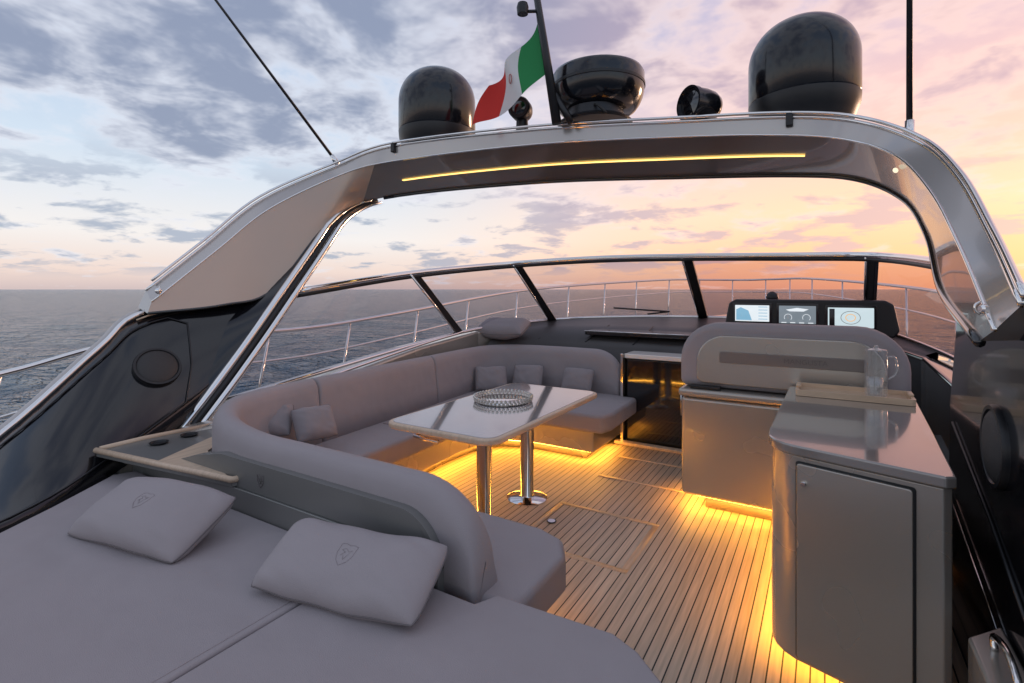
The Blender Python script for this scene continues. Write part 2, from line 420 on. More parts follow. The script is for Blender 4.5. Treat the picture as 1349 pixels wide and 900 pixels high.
# dash (from cockpit to windshield base)
Bt=[(-3.70,2.05,.74),(-3.5,4.61,1.06),(-3.03,6.0,1.15),(-2.2,6.5,1.19),(-1.29,6.75,1.2),(-.3,6.55,1.2),(.37,5.9,1.18),(.75,4.7,1.08),(.8,3.6,1.0)]
Tp=[(-3.75,2.67,1.525),(-3.5,3.85,1.71),(-3.05,5.1,1.85),(-2.15,5.45,1.9),(-1.24,5.6,1.9),(-.3,5.5,1.87),(.35,5.2,1.83),(.62,4.05,1.71),(.65,3.3,1.6)]
K=8
BB=catm(Bt,K); TT=catm(Tp,K)
aft=catm([(-3.36,4.95,.90),(-2.9,5.25,.92),(-2.3,5.28,.93),(-1.8,5.28,.93),(-1.2,5.3,.93),(-.6,5.0,.93),(.2,5.0,.93),(.55,4.9,.95)],8)
fwd=BB[K+4:K*7]
R=[]
for i in range(41):
    a=aft[round(i/40*(len(aft)-1))]; f=fwd[round(i/40*(len(fwd)-1))]
    R.append([Vector((a.x,a.y,0)),a,a.lerp(f,.5)+Vector((0,0,.03)),f,f+Vector((0,.03,-.5))])
loft('dashboard',R,GRM,yacht,closed=False,cap=False)
for x in (-2.9,-2.3,-1.75):
    tube('dash_seam',[(x,5.36,.955),(x*.98,6.0,1.11)],.006,BLM,yacht,n=6)
prism('dash_hatch',rrect(-2.35,-1.15,5.42,5.9,.06),1.03,1.075,BLK,yacht,bevel=.01)
tube('dash_trim',[(-2.33,5.415,1.077),(-1.17,5.415,1.077)],.006,CHR,yacht,n=6)

# windshield
ws=thing('windshield',(-1.3,5.8,1.1),'raked wraparound tinted windshield with chrome frame on the yacht','windshield')
mul=[0,K,2*K,4*K,6*K,8*K]
for q,(a,b_) in enumerate(zip(mul[:-1],mul[1:])):
    loft('window_pane',[[BB[i],BB[i].lerp(TT[i],.5)+Vector((0,.02,.02)),TT[i]] for i in range(a,b_+1)],GLS if q<3 else GLP,ws,closed=False,cap=False)
tube('top_frame',TT,.030,CHR,ws,n=10)
tube('top_seal',[p+Vector((0,.0,-.035)) for p in TT],.018,BLM,ws,n=8)
tube('bottom_frame',BB,.018,CHR,ws,n=8)
for i in mul[1:-1]:
    a,b_=BB[i],TT[i]; t=(TT[i+1]-TT[i-1]).normalized()*.050; nrm=t.cross(b_-a).normalized()*.02
    if nrm.y>0: nrm=-nrm
    vs=[a-t-nrm,a+t-nrm,a+t+nrm,a-t+nrm,b_-t-nrm,b_+t-nrm,b_+t+nrm,b_-t+nrm]
    meshobj('mullion',vs,[[0,1,2,3],[4,5,6,7],[0,1,5,4],[1,2,6,5],[2,3,7,6],[3,0,4,7]],BLM,ws,bevel=.006)
    tube('mullion_trim',[a-t*1.0+nrm*1.2,b_-t*1.0+nrm*1.2],.012,CHR,ws)
tube('wiper',[(-2.0,6.75,1.22),(-1.7,6.7,1.26),(-2.4,6.55,1.30)],.012,BLM,ws,n=6)
tube('wiper',[(-.2,6.7,1.22),(-.5,6.75,1.27),(.1,6.4,1.30)],.012,BLM,ws,n=6)

# guard rail
gr=thing('guard_rail',(-1.7,6,.5),'stainless steel guard rail with raked stanchions around the bow','railing')
rp=[(-4.85,.2,.80),(-4.88,1.19,.96),(-4.88,2.02,1.12),(-4.85,3.6,1.12),(-4.75,5.0,1.24),(-4.45,8.06,1.55),(-3.2,11.8,1.76),(-2.4,13.3,1.78),(-1.7,14.0,1.78),(-1.0,13.3,1.78),(-.2,11.8,1.76),(1.05,8.06,1.55),(1.45,5.0,1.3),(1.5,3,1.2)]
RP=catm(rp,8)
tube('handrail',RP,.022,CHR,gr,n=8)
tube('mid_rail',[Vector((p.x,p.y,p.z-.30)) for p in RP],.012,CHR,gr,n=6)
acc=0
for i in range(1,len(RP)):
    acc+=(RP[i]-RP[i-1]).length
    if acc>.95:
        acc=0; p=RP[i]; z=.1+ (p.y-1)/13*.75
        tube('stanchion',[p,Vector((p.x*.99,p.y-.22,z))],.014,CHR,gr,n=6)

# ------------------------------------------------------------------ teak deck
dk=prism('teak_deck',[(-3.1,1.2),(.55,1.2),(.55,5.35),(-3.1,5.35)],-.06,0,TEAK,None,bevel=0); dk['kind']='structure'
box('deck_threshold',-1.8,-.86,4.92,5.0,.0,.03,WOOD,yacht,.006)
ht=thing('deck_hatch',(-1.28,3.05,.004),'flush teak deck hatch with recessed chrome lift ring','hatch')
for (x0,x1,y0,y1) in ((-1.64,-.92,3.34,3.375),(-1.64,-.92,2.70,2.735),(-1.64,-1.605,2.735,3.34),(-.955,-.92,2.735,3.34)):
    box('hatch_border',x0,x1,y0,y1,.001,.004,WOOD,ht,0)
lathe('lift_ring',[(0,.0),(.030,.0),(.034,.005),(.028,.006),(.022,.003),(0,.003)],(-1.55,3.05,.002),BLM,ht,n=24)
lathe('lift_handle',[(.022,.0),(.026,.0),(.026,.003),(.022,.003)],(-1.55,3.05,.006),CHR,ht,n=24)
box('plank_margin',-1.6,-.9,4.0,4.04,.001,.004,WOOD,ht,0)
box('plank_margin',-1.62,-1.02,4.55,4.59,.001,.004,WOOD,ht,0)

# ------------------------------------------------------------------ sofa
sofa=thing('sofa',(-2.2,3.3,0),'U-shaped taupe upholstered cockpit sofa with lit base','sofa')
path=[(-1.035,1.45),(-1.5,1.45),(-2.0,1.45),(-2.45,1.45),(-2.8,1.51),(-3.05,1.70),(-3.17,2.02),(-3.22,2.45),(-3.27,3.1),(-3.32,3.8),(-3.37,4.4),(-3.36,4.8),(-3.2,5.08),(-2.9,5.2),(-2.5,5.24),(-2.15,5.24),(-1.80,5.24)]
PP=catm([(a,b,0) for a,b in path],10)
cum=[0]
for i in range(1,len(PP)): cum.append(cum[-1]+(PP[i]-PP[i-1]).length)
T=cum[-1]
RE=.30
def topz(s):
    d=max(0,min(s,T-s))
    f=max(0,min(1,(s-1.2)/1.1)); f=f*f*(3-2*f)
    zt=.835+.075*f
    if d<RE: zt=zt-.27+.27*math.sqrt(max(0,1-((RE-d)/RE)**2))
    return zt
def nrm(i):
    d=PP[min(i+1,len(PP)-1)]-PP[max(i-1,0)]; d.normalize(); return Vector((d.y,-d.x,0))
def at(s):
    s=max(0,min(T-1e-6,s)); i=0
    while cum[i+1]<s: i+=1
    f=(s-cum[i])/(cum[i+1]-cum[i]); n0=nrm(i).lerp(nrm(i+1),f).normalized()
    return PP[i].lerp(PP[i+1],f),n0
def backseg(s0,s1,e0,e1):
    # e0/e1: True when that end is the free, curved-down end
    S_=[]
    a=s0; b=s1
    if e0:
        S_+=[(s0+RE*(1-math.cos(math.radians(90*i/14)))) for i in range(0,15)]; a=s0+RE+.04
    else:
        a=s0+.04
    b=s1-RE-.04 if e1 else s1-.04
    nn_=max(4,int((b-a)/.045)); S_+=[a+(b-a)*i/nn_ for i in range(nn_+1)]
    if e1: S_+=[(s1-RE*(1-math.cos(math.radians(90*(14-i)/14)))) for i in range(0,15)]
    def sec(s,shrink):
        zt=topz(s); p,nv=at(s); W=.135; o=[]
        for (u,z) in ((0,.40),(0,.40+(zt-.50)*.5),(0,zt-.085),(.006,zt-.05),(.022,zt-.02),(.046,zt-.004),(.07,zt),(.094,zt-.004),(.116,zt-.02),(.133,zt-.05),(W+.006,zt-.09),(W+.03,.40+(zt-.50)*.5),(W+.05,.40)):
            u2=u+(shrink if u<.06 else -shrink if u>.08 else 0); z2=z-(shrink if z>zt-.06 else 0)
            o.append(p+nv*u2+Vector((0,0,z2)))
        return o
    rows=[]
    for s,sh in ((s0+.002,.026),(s0+.004,.014),(s0+.010,.005),(s0+.018,.001)):
        rows.append(sec(s,sh))
    rows+= [sec(s,0) for s in S_ if s0+.024<s<s1-.024]
    for s,sh in ((s1-.018,.001),(s1-.010,.005),(s1-.004,.014),(s1-.002,.026)):
        rows.append(sec(s,sh))
    loft('backrest',rows,FAB,sofa)
def nearest(yv):
    return min(range(20,125),key=lambda i:abs(PP[i].y-yv)+(10 if PP[i].x>-3.1 else 0))
c1=cum[nearest(2.42)]; c2=cum[nearest(3.82)]
backseg(0,c1,True,False); backseg(c1,c2,False,False); backseg(c2,T,False,True)
outer=[PP[i]+nrm(i)*.14 for i in range(0,len(PP),3)]
inner=[(-1.62,4.14),(-2.40,4.14),(-2.55,4.08),(-2.64,3.92),(-2.66,3.6),(-2.58,2.35),(-2.54,2.2),(-2.42,2.12),(-2.25,2.09),(-1.10,2.08),(-.97,2.03),(-.90,1.90)]
pts=[(p.x,p.y) for p in outer]
pts[0]=(-.90,1.49); pts[1]=(-1.10,1.485); pts[-1]=(-1.60,5.04)
poly=pts+[(-1.58,4.3)]+inner
prism('seat',poly,.30,.462,FAB,sofa,bevel=.035,seg=4)
for a,b_ in (((-2.62,3.0),(-3.05,3.0)),((-2.5,4.12),(-2.9,4.6)),((-2.05,4.14),(-2.05,5.0)),((-1.9,2.08),(-1.9,1.62))):
    tube('seat_seam',[(a[0],a[1],.4625),(b_[0],b_[1],.4625)],.003,PIPE,sofa,n=5)
ib=[(-1.74,4.24),(-2.40,4.24),(-2.63,4.16),(-2.74,3.95),(-2.76,3.6),(-2.68,2.35),(-2.62,2.12),(-2.45,2.0),(-2.25,1.97),(-1.08,1.97)]
ik=[(-1.86,4.36),(-2.42,4.36),(-2.74,4.26),(-2.86,3.98),(-2.88,3.6),(-2.80,2.35),(-2.72,2.05),(-2.48,1.88),(-2.25,1.85),(-1.20,1.85)]
prism('sofa_base',[(-1.08,1.52)]+[(p.x,p.y) for p in outer[2:-3]]+[(-1.74,5.0)]+ib,.10,.295,LAC,sofa,bevel=.01)
prism('sofa_plinth',[(-1.20,1.58)]+[(p.x,p.y) for p in outer[2:-3]]+[(-1.86,5.0)]+ik,.0,.099,LAC,sofa,bevel=0)
def strip(pts,z,parent,w=.02,h=.008,m=LED):
    P=[Vector((*p,z)) for p in pts]; rows=[]
    for i,p in enumerate(P):
        d=(P[min(i+1,len(P)-1)]-P[max(i-1,0)]).normalized(); s=Vector((d.y,-d.x,0))*w/2
        rows.append([p-s,p+s,p+s+Vector((0,0,h)),p-s+Vector((0,0,h))])
    return loft('light_strip',rows,m,parent,smooth=False)
strip([(-1.79,4.9),(-1.79,4.29),(-2.40,4.29),(-2.67,4.20),(-2.79,3.98),(-2.81,3.6),(-2.73,2.35),(-2.66,2.09),(-2.47,1.96),(-2.25,1.92),(-1.13,1.92),(-1.13,1.62)],.088,sofa)
# aft lacquer panel
pp=[(-3.48,.30),(-1.17,.30),(-1.17,.55)]
for i in range(11):
    a=math.radians(90*i/10); pp.append((-1.36+.19*math.cos(a),.545+.19*math.sin(a)))
pp+=[(-2.55,.735),(-2.80,.685),(-3.0,.625),(-3.48,.62)]
prism('back_panel',pp,1.415,1.47,PAN,sofa,axis='y',bevel=.008)
prism('back_panel_inset',[(-2.80,.35),(-1.26,.35),(-1.26,.585),(-1.28,.60),(-2.74,.60),(-2.79,.58)],1.402,1.412,PAN,sofa,axis='y',bevel=.004)
c0=Vector((-2.22,1.411,.668))
tube('crest_badge',[c0+Vector((x*.045,0,y*.05)) for x,y in ((-.5,.5),(0,.42),(.5,.5),(.48,0),(.3,-.4),(0,-.65),(-.3,-.4),(-.48,0))],.0018,PIPE,sofa,n=5,closed=True)
tube('crest_badge',[c0+Vector((x*.03,0,y*.03)) for x,y in ((-.4,.3),(.1,.4),(.4,.1),(0,-.1),(.1,-.5),(-.3,-.1))],.0016,PIPE,sofa,n=5,closed=True)

# teak corner shelf
sh=thing('corner_shelf',(-3.1,1.5,.62),'teak trimmed corner shelf with cup holders behind the sofa','shelf')
spoly=[(-3.52,1.25),(-2.42,1.395),(-2.40,1.44),(-2.7,1.46),(-2.95,1.58),(-3.12,1.80),(-3.22,2.2),(-3.45,2.1),(-3.56,1.7)]
prism('shelf_board',spoly,.60,.635,PAN,sh,bevel=.006)
tube('teak_edge',[(x,y,.638) for x,y in spoly[:3]],.016,WOOD,sh,n=8)
prism('teak_inlay',[(-3.0,1.33),(-2.44,1.40),(-2.7,1.455),(-2.96,1.57),(-3.14,1.80),(-3.24,2.15),(-3.30,2.1),(-3.22,1.75)],.636,.645,WOOD,sh,bevel=.002)
tube('teak_edge',[(-3.52,1.27,.64),(-3.54,1.5,.64),(-3.5,1.9,.64)],.016,WOOD,sh,n=8)
for x,y in ((-3.36,1.50),(-3.38,1.68)):
    lathe('cup_holder',[(0,.0),(.04,.0),(.045,.004),(.05,.012),(.042,.012),(.038,.003),(0,.003)],(x,y,.635),BLM,sh,n=24)

# ------------------------------------------------------------------ sun pad
sp_=thing('sun_pad',(-1.8,.3,0),'large flat taupe upholstered sun pad with centre seam','sun pad')
lp=[(-1.504,-1.6),(-1.504,1.40),(-3.40,1.40),(-3.44,1.30),(-3.18,.95),(-2.95,.6),(-2.95,-1.6)]
rp_=[(-1.496,-1.6),(-1.496,1.40),(-1.0,1.40),(-.96,1.48),(-.55,1.50),(-.46,1.46),(-.22,1.25),(-.10,1.0),(-.10,-1.6)]
prism('pad_cushion',lp,.34,.50,FAB,sp_,bevel=.012,seg=4)
prism('pad_cushion',rp_,.34,.50,FAB,sp_,bevel=.012,seg=4)
prism('pad_base',[(-3.1,-1.6),(-3.1,1.25),(-3.1,1.38),(-.62,1.42),(-.3,1.15),(-.2,-1.6)],-.05,.335,LAC,sp_,bevel=.01)
tube('stitch_line',[(-1.53,-1.5,.5005),(-1.53,1.36,.5005)],.0010,STITCH,sp_,n=4)

pillow('throw_pillow',(-2.46,1.07,.585),.68,.33,.165,math.radians(10),math.radians(27),'taupe rectangular pillow with stitched shield crest on the sun pad',crest=True,group='crested pillows on the sun pad',seed=1)
pillow('throw_pillow',(-1.40,1.225,.585),.66,.29,.155,math.radians(12),math.radians(27),'taupe rectangular pillow with stitched shield crest leaning on the sofa back',crest=True,group='crested pillows on the sun pad',seed=5)
pillow('sofa_cushion',(-3.07,2.02,.70),.27,.23,.12,math.radians(45),math.radians(45),'small taupe cushion in the curved sofa corner',FABD,group='small sofa cushions',seed=2)
pillow('sofa_cushion',(-2.86,2.20,.67),.27,.23,.12,math.radians(75),math.radians(55),'small taupe cushion tilted on the sofa seat',FABD,group='small sofa cushions',seed=3)
for i,(x,y,rz) in enumerate(((-3.04,4.56,38),(-2.76,4.86,12),(-2.20,4.92,0))):
    pillow('sofa_cushion',(x,y,.60),.34,.26,.13,math.radians(rz),math.radians(64),'small taupe cushion leaning on the sofa backrest',FABD,group='small sofa cushions',seed=6+i)
pillow('dash_cushion',(-3.26,5.15,1.09),.60,.40,.20,math.radians(10),math.radians(18),'taupe cushion lying on the dashboard beside the windshield',FABD,seed=11)

# ------------------------------------------------------------------ table
tb=thing('table',(-1.88,3.0,0),'rectangular gloss grey cockpit table with teak edge on chrome pedestals','table')
prism('table_edge',rrect(-2.28,-1.48,2.23,3.76,.10,8),.715,.752,WOOD,tb,bevel=.012)
prism('table_top',rrect(-2.255,-1.505,2.255,3.735,.08,8),.745,.7545,TBL,tb,bevel=.002)
prism('table_frame',rrect(-2.1,-1.66,2.4,3.6,.03),.675,.714,BLM,tb,bevel=.005)
for y in (2.74,3.30):
    lathe('pedestal',[(0,.0),(.15,.0),(.15,.010),(.13,.018),(.055,.024),(.05,.03),(.05,.675),(0,.675)],(-1.88,y,0),CHR,tb,n=40)
tube('table_lever',[(-2.1,2.5,.66),(-2.15,2.38,.645),(-1.95,2.36,.645)],.012,CHR,tb,n=8)
br=thing('crystal_tray',(-1.95,3.08,.755),'round cut crystal bead tray on the table','tray')
lathe('tray_plate',[(0,0),(.19,0),(.195,.006),(.19,.010),(0,.008)],(-1.95,3.08,.756),CHR,br,n=48)
bmb=bmesh.new()
for lay,(zz,off,rad) in enumerate(((.772,0,.200),(.790,.5,.204))):
    for i in range(44):
        a=2*math.pi*(i+off)/44
        bmesh.ops.create_icosphere(bmb,subdivisions=1,radius=.0125,matrix=Matrix.Translation((-1.95+rad*math.cos(a),3.08+rad*math.sin(a),zz)))
me=bpy.data.meshes.new('bead_rim'); bmb.to_mesh(me); bmb.free()
fin('bead_rim',me,BEAD,br,smooth=False)

# ------------------------------------------------------------------ companionway
cw=thing('companionway_cabinet',(-1.4,5.1,0),'black glass companionway front with pale lit top','cabinet')
box('glass_door',-1.70,-1.08,5.03,5.06,.04,.84,BLK,cw,.006)
box('cabinet_body',-1.72,-1.06,5.065,5.35,.0,.85,BLM,cw,.006)
box('pale_top',-1.72,-1.06,5.0,5.30,.855,.90,WHT,cw,.008)
box('door_frame',-1.755,-1.725,4.98,5.30,.0,.90,CHR,cw,.005)
tube('door_handle',[(-1.16,5.0,.35),(-1.16,5.0,.6)],.008,CHR,cw)

# ------------------------------------------------------------------ helm seat
hs=thing('helm_bench',(-.22,4.0,0),'wide helm bench with padded back on a champagne lacquer base','bench')
box('bench_base',-.86,.42,3.70,4.35,.11,.80,LAC,hs,.03,seg=5)
box('toe_kick',-.72,.36,3.83,4.3,.0,.109,LAC,hs,.0)
box('base_shelf',-.875,.435,3.67,4.38,.803,.86,LAC,hs,.022)
box('seat_cushion',-.80,.36,4.02,4.62,.865,1.0,FAB,hs,.04)
def hb(ins,top,bot):
    x0,x1=-.88+ins,.44-ins; r=.26-ins*.6
    return rrect(x0,x1,bot,top,[.05,r,r,.05],8)
prism('backrest',hb(0,1.315,.865),3.75,3.97,FAB,hs,axis='y',bevel=.055,seg=5)
prism('back_shell',hb(.12,1.235,.90),3.725,3.76,LAC,hs,axis='y',bevel=.01)
prism('badge_slot',rrect(-.61,.22,1.05,1.125,.015),3.717,3.724,SLOT,hs,axis='y',bevel=.003)
text('badge_lettering','MANGUSTA',.045,Matrix.Translation((-.10,3.7155,1.087))@Matrix.Rotation(math.radians(90),4,'X'),LETT,hs)
strip([(-.80,4.25),(-.80,3.80),(-.77,3.765),(.3,3.765)],.098,hs,w=.022)
box('grab_tray',-.80,-.60,3.69,3.74,.862,.885,BLM,hs,.006)

# ------------------------------------------------------------------ bar cabinet
bc=thing('bar_cabinet',(.1,3.0,0),'champagne lacquer wet bar cabinet with glossy top and lit toe kick','cabinet')
tp=[(-.205,2.50),(-.203,2.44),(-.194,2.385),(-.175,2.342),(-.145,2.308),(-.105,2.284),(.34,2.15),(.37,2.17),(.44,3.66),(-.185,3.66)]
prism('counter_top',tp,.90,.94,CTR,bc,bevel=.008)
bd=[(-.192,2.50),(-.190,2.445),(-.182,2.395),(-.164,2.354),(-.137,2.322),(-.098,2.297),(.335,2.165),(.36,2.18),(.425,3.655),(-.17,3.655)]
prism('cabinet_body',bd,.095,.898,LAC,bc,bevel=.006)
prism('toe_kick',[(-.07,2.56),(-.03,2.48),(.3,2.34),(.36,3.6),(-.07,3.6)],.0,.094,LAC,bc,bevel=0)
d=Vector((.433,-.132,0)).normalized(); o0=Vector((-.118,2.303,0)); out=Vector((d.y,-d.x,0)); 
if out.y>0: out=-out
def onface(name,a,b_,z0,z1,t,m,r=.01,bev=.004,off=.002):
    P=rrect(a,b_,z0,z1,r); vs=[o0+d*x+out*(off)+Vector((0,0,z)) for x,z in P]+[o0+d*x+out*(off+t)+Vector((0,0,z)) for x,z in P]; k=len(P)
    return meshobj(name,vs,[list(range(k)),list(range(2*k-1,k-1,-1))]+[[i,(i+1)%k,k+(i+1)%k,k+i] for i in range(k)],m,bc,bevel=bev)
onface('door_shadow_gap',.025,.402,.108,.879,.001,RUB,.012,0)
onface('door',.032,.395,.115,.872,.014,LAC,.012)
lathe('door_lock',[(0,0),(.011,0),(.011,.008),(.008,.012),(0,.012)],o0+d*.06+out*.016+Vector((0,0,.80)),CHR,bc,n=20,axis=out)
strip([(-.13,3.6),(-.13,2.55),(-.085,2.44),(.30,2.285)],.084,bc,w=.018)

tr=thing('serving_tray',(.14,3.48,.94),'pale wood serving tray with rim and end handles on the bar','tray')
prism('tray_base',rrect(-.14,.41,3.35,3.63,.02),.941,.951,TRAY,tr,bevel=.002)
rim=rrect(-.14,.41,3.35,3.63,.02); rim2=rrect(-.125,.395,3.365,3.615,.015)
loft('tray_rim',[[(a[0],a[1],.951),(a[0],a[1],.975),(b_[0],b_[1],.975),(b_[0],b_[1],.951)] for a,b_ in zip(rim+rim[:1],rim2+rim2[:1])],TRAY,tr,smooth=False,cap=False)
for x in (-.128,.398): box('tray_handle',x-.012,x+.012,3.44,3.54,.976,.990,TRAY,tr,.004)
def ribbed(name,prof,c,m,parent,ribs=18,amp=.04,n=72):
    vs=[];fs=[]
    for (r,z) in prof:
        for j in range(n):
            a=2*math.pi*j/n; rr=r*(1+amp*math.cos(ribs*a)); vs.append((c[0]+rr*math.cos(a),c[1]+rr*math.sin(a),c[2]+z))
    for i in range(len(prof)-1):
        for j in range(n): fs.append([i*n+j,i*n+(j+1)%n,(i+1)*n+(j+1)%n,(i+1)*n+j])
    fs.append(list(range(n)))
    return meshobj(name,vs,fs,m,parent)
pt=thing('pitcher',(.26,3.52,.952),'slim clear glass pitcher with lid on the serving tray','pitcher')
ribbed('pitcher_body',[(.047,0),(.052,.008),(.053,.08),(.053,.17),(.051,.22),(.052,.25)],(.25,3.52,.952),CGL,pt,ribs=16,amp=.02)
tube('pitcher_handle',catm([(.300,3.50,1.175),(.335,3.50,1.17),(.340,3.50,1.09),(.303,3.50,1.05)],6),.006,CGL,pt,n=8)
lathe('pitcher_lid',[(0,0),(.052,0),(.053,.010),(.018,.016),(.010,.020),(.012,.030),(0,.034)],(.25,3.52,1.202),CGL,pt,n=32)
g=thing('drinking_glass',(.235,3.40,.952),'ribbed clear drinking glass on the serving tray','glass')
ribbed('glass_body',[(.030,0),(.034,.006),(.036,.06),(.038,.12),(.0365,.12),(.034,.06),(.03,.012)],(.235,3.40,.952),CGL,g,ribs=14,amp=.03)

cl=thing('chrome_handle',(.44,1.95,.46),'polished chrome grab handle on the locker top','handle')
tube('grip',catm([(.44,1.85,.46),(.44,1.85,.50),(.44,1.95,.53),(.44,2.08,.50),(.44,2.08,.46)],6),.010,CHR,cl)
tube('base_mount',[(.44,1.85,.462),(.44,1.85,.472)],.020,CHR,cl,n=12)

# ------------------------------------------------------------------ helm pod
hp=thing('helm_console',(-.1,5.4,.95),'black helm instrument pod with three glowing displays','console')
pod=[(-.83,1.14),(.50,1.14),(.54,1.20),(.50,1.42),(.44,1.455),(-.72,1.455),(-.78,1.42)]
prism('instrument_pod',pod,5.28,5.6,BLM,hp,axis='y',bevel=.02)
prism('pod_pedestal',[(-.8,.9),(.5,.9),(.5,1.15),(-.8,1.15)],5.30,5.58,BLK,hp,axis='y',bevel=.02)
def screen(x0,x1,z0,z1,kind):
    e=hp
    prism('display_bezel',rrect(x0-.02,x1+.02,z0-.02,z1+.02,.01),5.262,5.279,BLK,e,axis='y',bevel=.003)
    cols={'map':(.66,.72,.76),'gauge':(.16,.19,.22),'radar':(.50,.60,.64)}
    sm=mat('screen_'+kind,(.02,.02,.02),.2,emit=(cols[kind],1.2))
    prism('display_screen',rrect(x0,x1,z0,z1,.004),5.256,5.2615,sm,e,axis='y',bevel=0)
    mk=mat('screen_mark_'+kind,(.02,.02,.02),.3,emit=({'map':(.22,.45,.62),'gauge':(.8,.85,.9),'radar':(.9,.45,.1)}[kind],1.0))
    cxm=(x0+x1)/2; w_=x1-x0
    if kind=='map':
        prism('chart_area',[(x0+.01,z0+.01),(cxm,z0+.01),(cxm-.03,z1-.05),(x0+.05,z1-.02),(x0+.01,z1-.04)],5.252,5.255,mk,e,axis='y',bevel=0)
        for i in range(5): box('data_line',x1-.09,x1-.015,5.2525,5.255,z0+.02+i*.028,z0+.026+i*.028,mk,e,0)
    if kind=='gauge':
        for cx_ in (x0+w_*.25,x0+w_*.75):
            tube('gauge_ring',[(cx_+.030*math.cos(math.radians(t)),5.254,z0+.055+.030*math.sin(math.radians(t))) for t in range(-40,230,18)],.002,mk,e,n=5)
        prism('boat_outline',[(cxm-.09,z1-.035),(cxm-.06,z1-.05),(cxm+.05,z1-.05),(cxm+.09,z1-.03),(cxm,z1-.018)],5.252,5.255,mk,e,axis='y',bevel=0)
        for i in range(4): box('data_line',x0+.02+i*.07,x0+.06+i*.07,5.2525,5.255,z0+.005,z0+.012,mk,e,0)
    if kind=='radar':
        tube('radar_ring',[(cxm+.07*math.cos(t*.3),5.254,z0+.085+.055*math.sin(t*.3)) for t in range(21)],.002,INK,e,n=5,closed=True)
        tube('radar_ring',[(cxm+.035*math.cos(t*.3),5.254,z0+.085+.03*math.sin(t*.3)) for t in range(21)],.003,mk,e,n=5,closed=True)
        box('data_line',x0+.01,x0+.05,5.2525,5.255,z0+.01,z1-.01,INK,e,0)
screen(-.72,-.43,1.25,1.40,'map'); screen(-.35,-.06,1.24,1.40,'gauge'); screen(.03,.36,1.22,1.39,'radar')
lathe('compass',[(.05,0),(.055,.02),(.045,.05),(.02,.07),(0,.075)],(-.42,5.45,1.455),BLM,hp,n=24)

# ------------------------------------------------------------------ arch
arch=thing('radar_arch',(-1.7,3.4,1.4),'sweeping silver radar arch with lit underside over the cockpit','radar arch')
A=[(-4.2,1.79,1.54),(-4.2,2.205,1.906),(-4.15,2.66,2.33),(-3.85,3.22,2.70),(-3.2,3.28,2.80),(-1.897,3.4,2.76),(-.799,3.5,2.665),(-.179,3.55,2.60),(.164,3.5,2.50),(.399,3.2,2.277),(.48,2.8,2.02),(.489,2.35,1.734),(.459,1.9,1.51)]
B=[(-4.07,1.77,1.46),(-4.07,2.23,1.86),(-4.02,2.65,2.24),(-3.77,3.19,2.60),(-3.2,3.28,2.67),(-1.897,3.4,2.65),(-.8,3.5,2.565),(-.179,3.55,2.49),(.128,3.5,2.40),(.314,3.25,2.23),(.394,2.85,1.98),(.417,2.4,1.70),(.413,1.95,1.434)]
C=[(-4.05,1.737,1.38),(-3.90,2.186,1.43),(-3.84,2.56,1.55),(-3.80,3.08,2.15),(-3.65,3.6,2.44),(-2.217,3.97,2.5),(-.995,4.25,2.46),(-.175,4.35,2.40),(.197,4.2,2.30),(.413,3.9,2.10),(.46,3.4,1.83),(.44,2.9,1.553),(.41,2.1,1.39)]
Do=[(-4.2,1.74,1.42),(-4.15,2.25,1.52),(-4.12,2.65,1.72),(-4.05,3.25,2.32),(-3.75,3.72,2.58),(-2.217,4.05,2.63),(-.995,4.33,2.56),(-.16,4.42,2.50),(.28,4.25,2.40),(.55,3.95,2.2),(.62,3.4,1.88),(.60,2.9,1.62),(.55,2.1,1.40)]
k=7
AA,B2,C2,D2=[catm(q,k) for q in (A,B,C,Do)]
NN=len(AA)
def quadstrip(name,P,Q,m,sub=4,bulge=Vector((0,0,0)),i0=0,i1=None,**kw):
    i1=len(P) if i1 is None else i1
    rows=[[P[i].lerp(Q[i],t/sub)+bulge*math.sin(math.pi*t/sub) for t in range(sub+1)] for i in range(i0,i1)]
    return loft(name,rows,m,arch,closed=False,cap=False,**kw)
quadstrip('outer_band',AA,B2,SIL)
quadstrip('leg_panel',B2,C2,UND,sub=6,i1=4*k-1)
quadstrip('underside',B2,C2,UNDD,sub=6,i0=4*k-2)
quadstrip('forward_face',C2,D2,BLK)
quadstrip('top_skin',D2,AA,SIL)
for (rowi,nm) in ((0,'tip_cap'),(NN-1,'tip_cap')):
    meshobj(nm,[AA[rowi],B2[rowi],C2[rowi],D2[rowi]],[[0,1,2,3]],SIL,arch)
tube('edge_rail',[p+Vector((0,-.02,.022)) for p in AA[1:]],.011,CHR,arch,n=8)
tube('edge_rail',[p for p in AA],.012,CHR,arch,n=8)
tube('edge_trim',[p for p in B2],.007,CHR,arch,n=6)
tube('edge_trim',[p+Vector((0,.0,-.005)) for p in C2[4*k:]],.016,BLK,arch,n=8)
tube('edge_trim',[p for p in C2[:3*k]],.010,BLK,arch,n=8)
Pw=catm([(-3.66,1.74,.58),(-3.69,2.02,.88),(-3.72,2.30,1.20),(-3.745,2.58,1.54),(-3.77,2.86,1.88),(-3.80,3.06,2.12)],5)
Qw=catm([(-3.72,1.72,.66),(-3.80,1.92,.95),(-3.88,2.15,1.25),(-3.93,2.45,1.50),(-3.85,2.72,1.74),(-3.815,3.02,2.08)],5)
loft('web_panel',[[a,a.lerp(b_,.5)+Vector((.02,0,0)),b_] for a,b_ in zip(Pw,Qw)],FIN,arch,closed=False,cap=False)
top=[p for p in C2[3*k+1:int(4.0*k)]]
tube('pillar_bar',Pw+top,[.030]*len(Pw)+[.030-.016*i/max(1,len(top)-1) for i in range(len(top))],CHR,arch,n=12)
P2=[p+Vector((.045,.10,-.0)) for p in Pw]+[p+Vector((.03,.09,-.01)) for p in top]
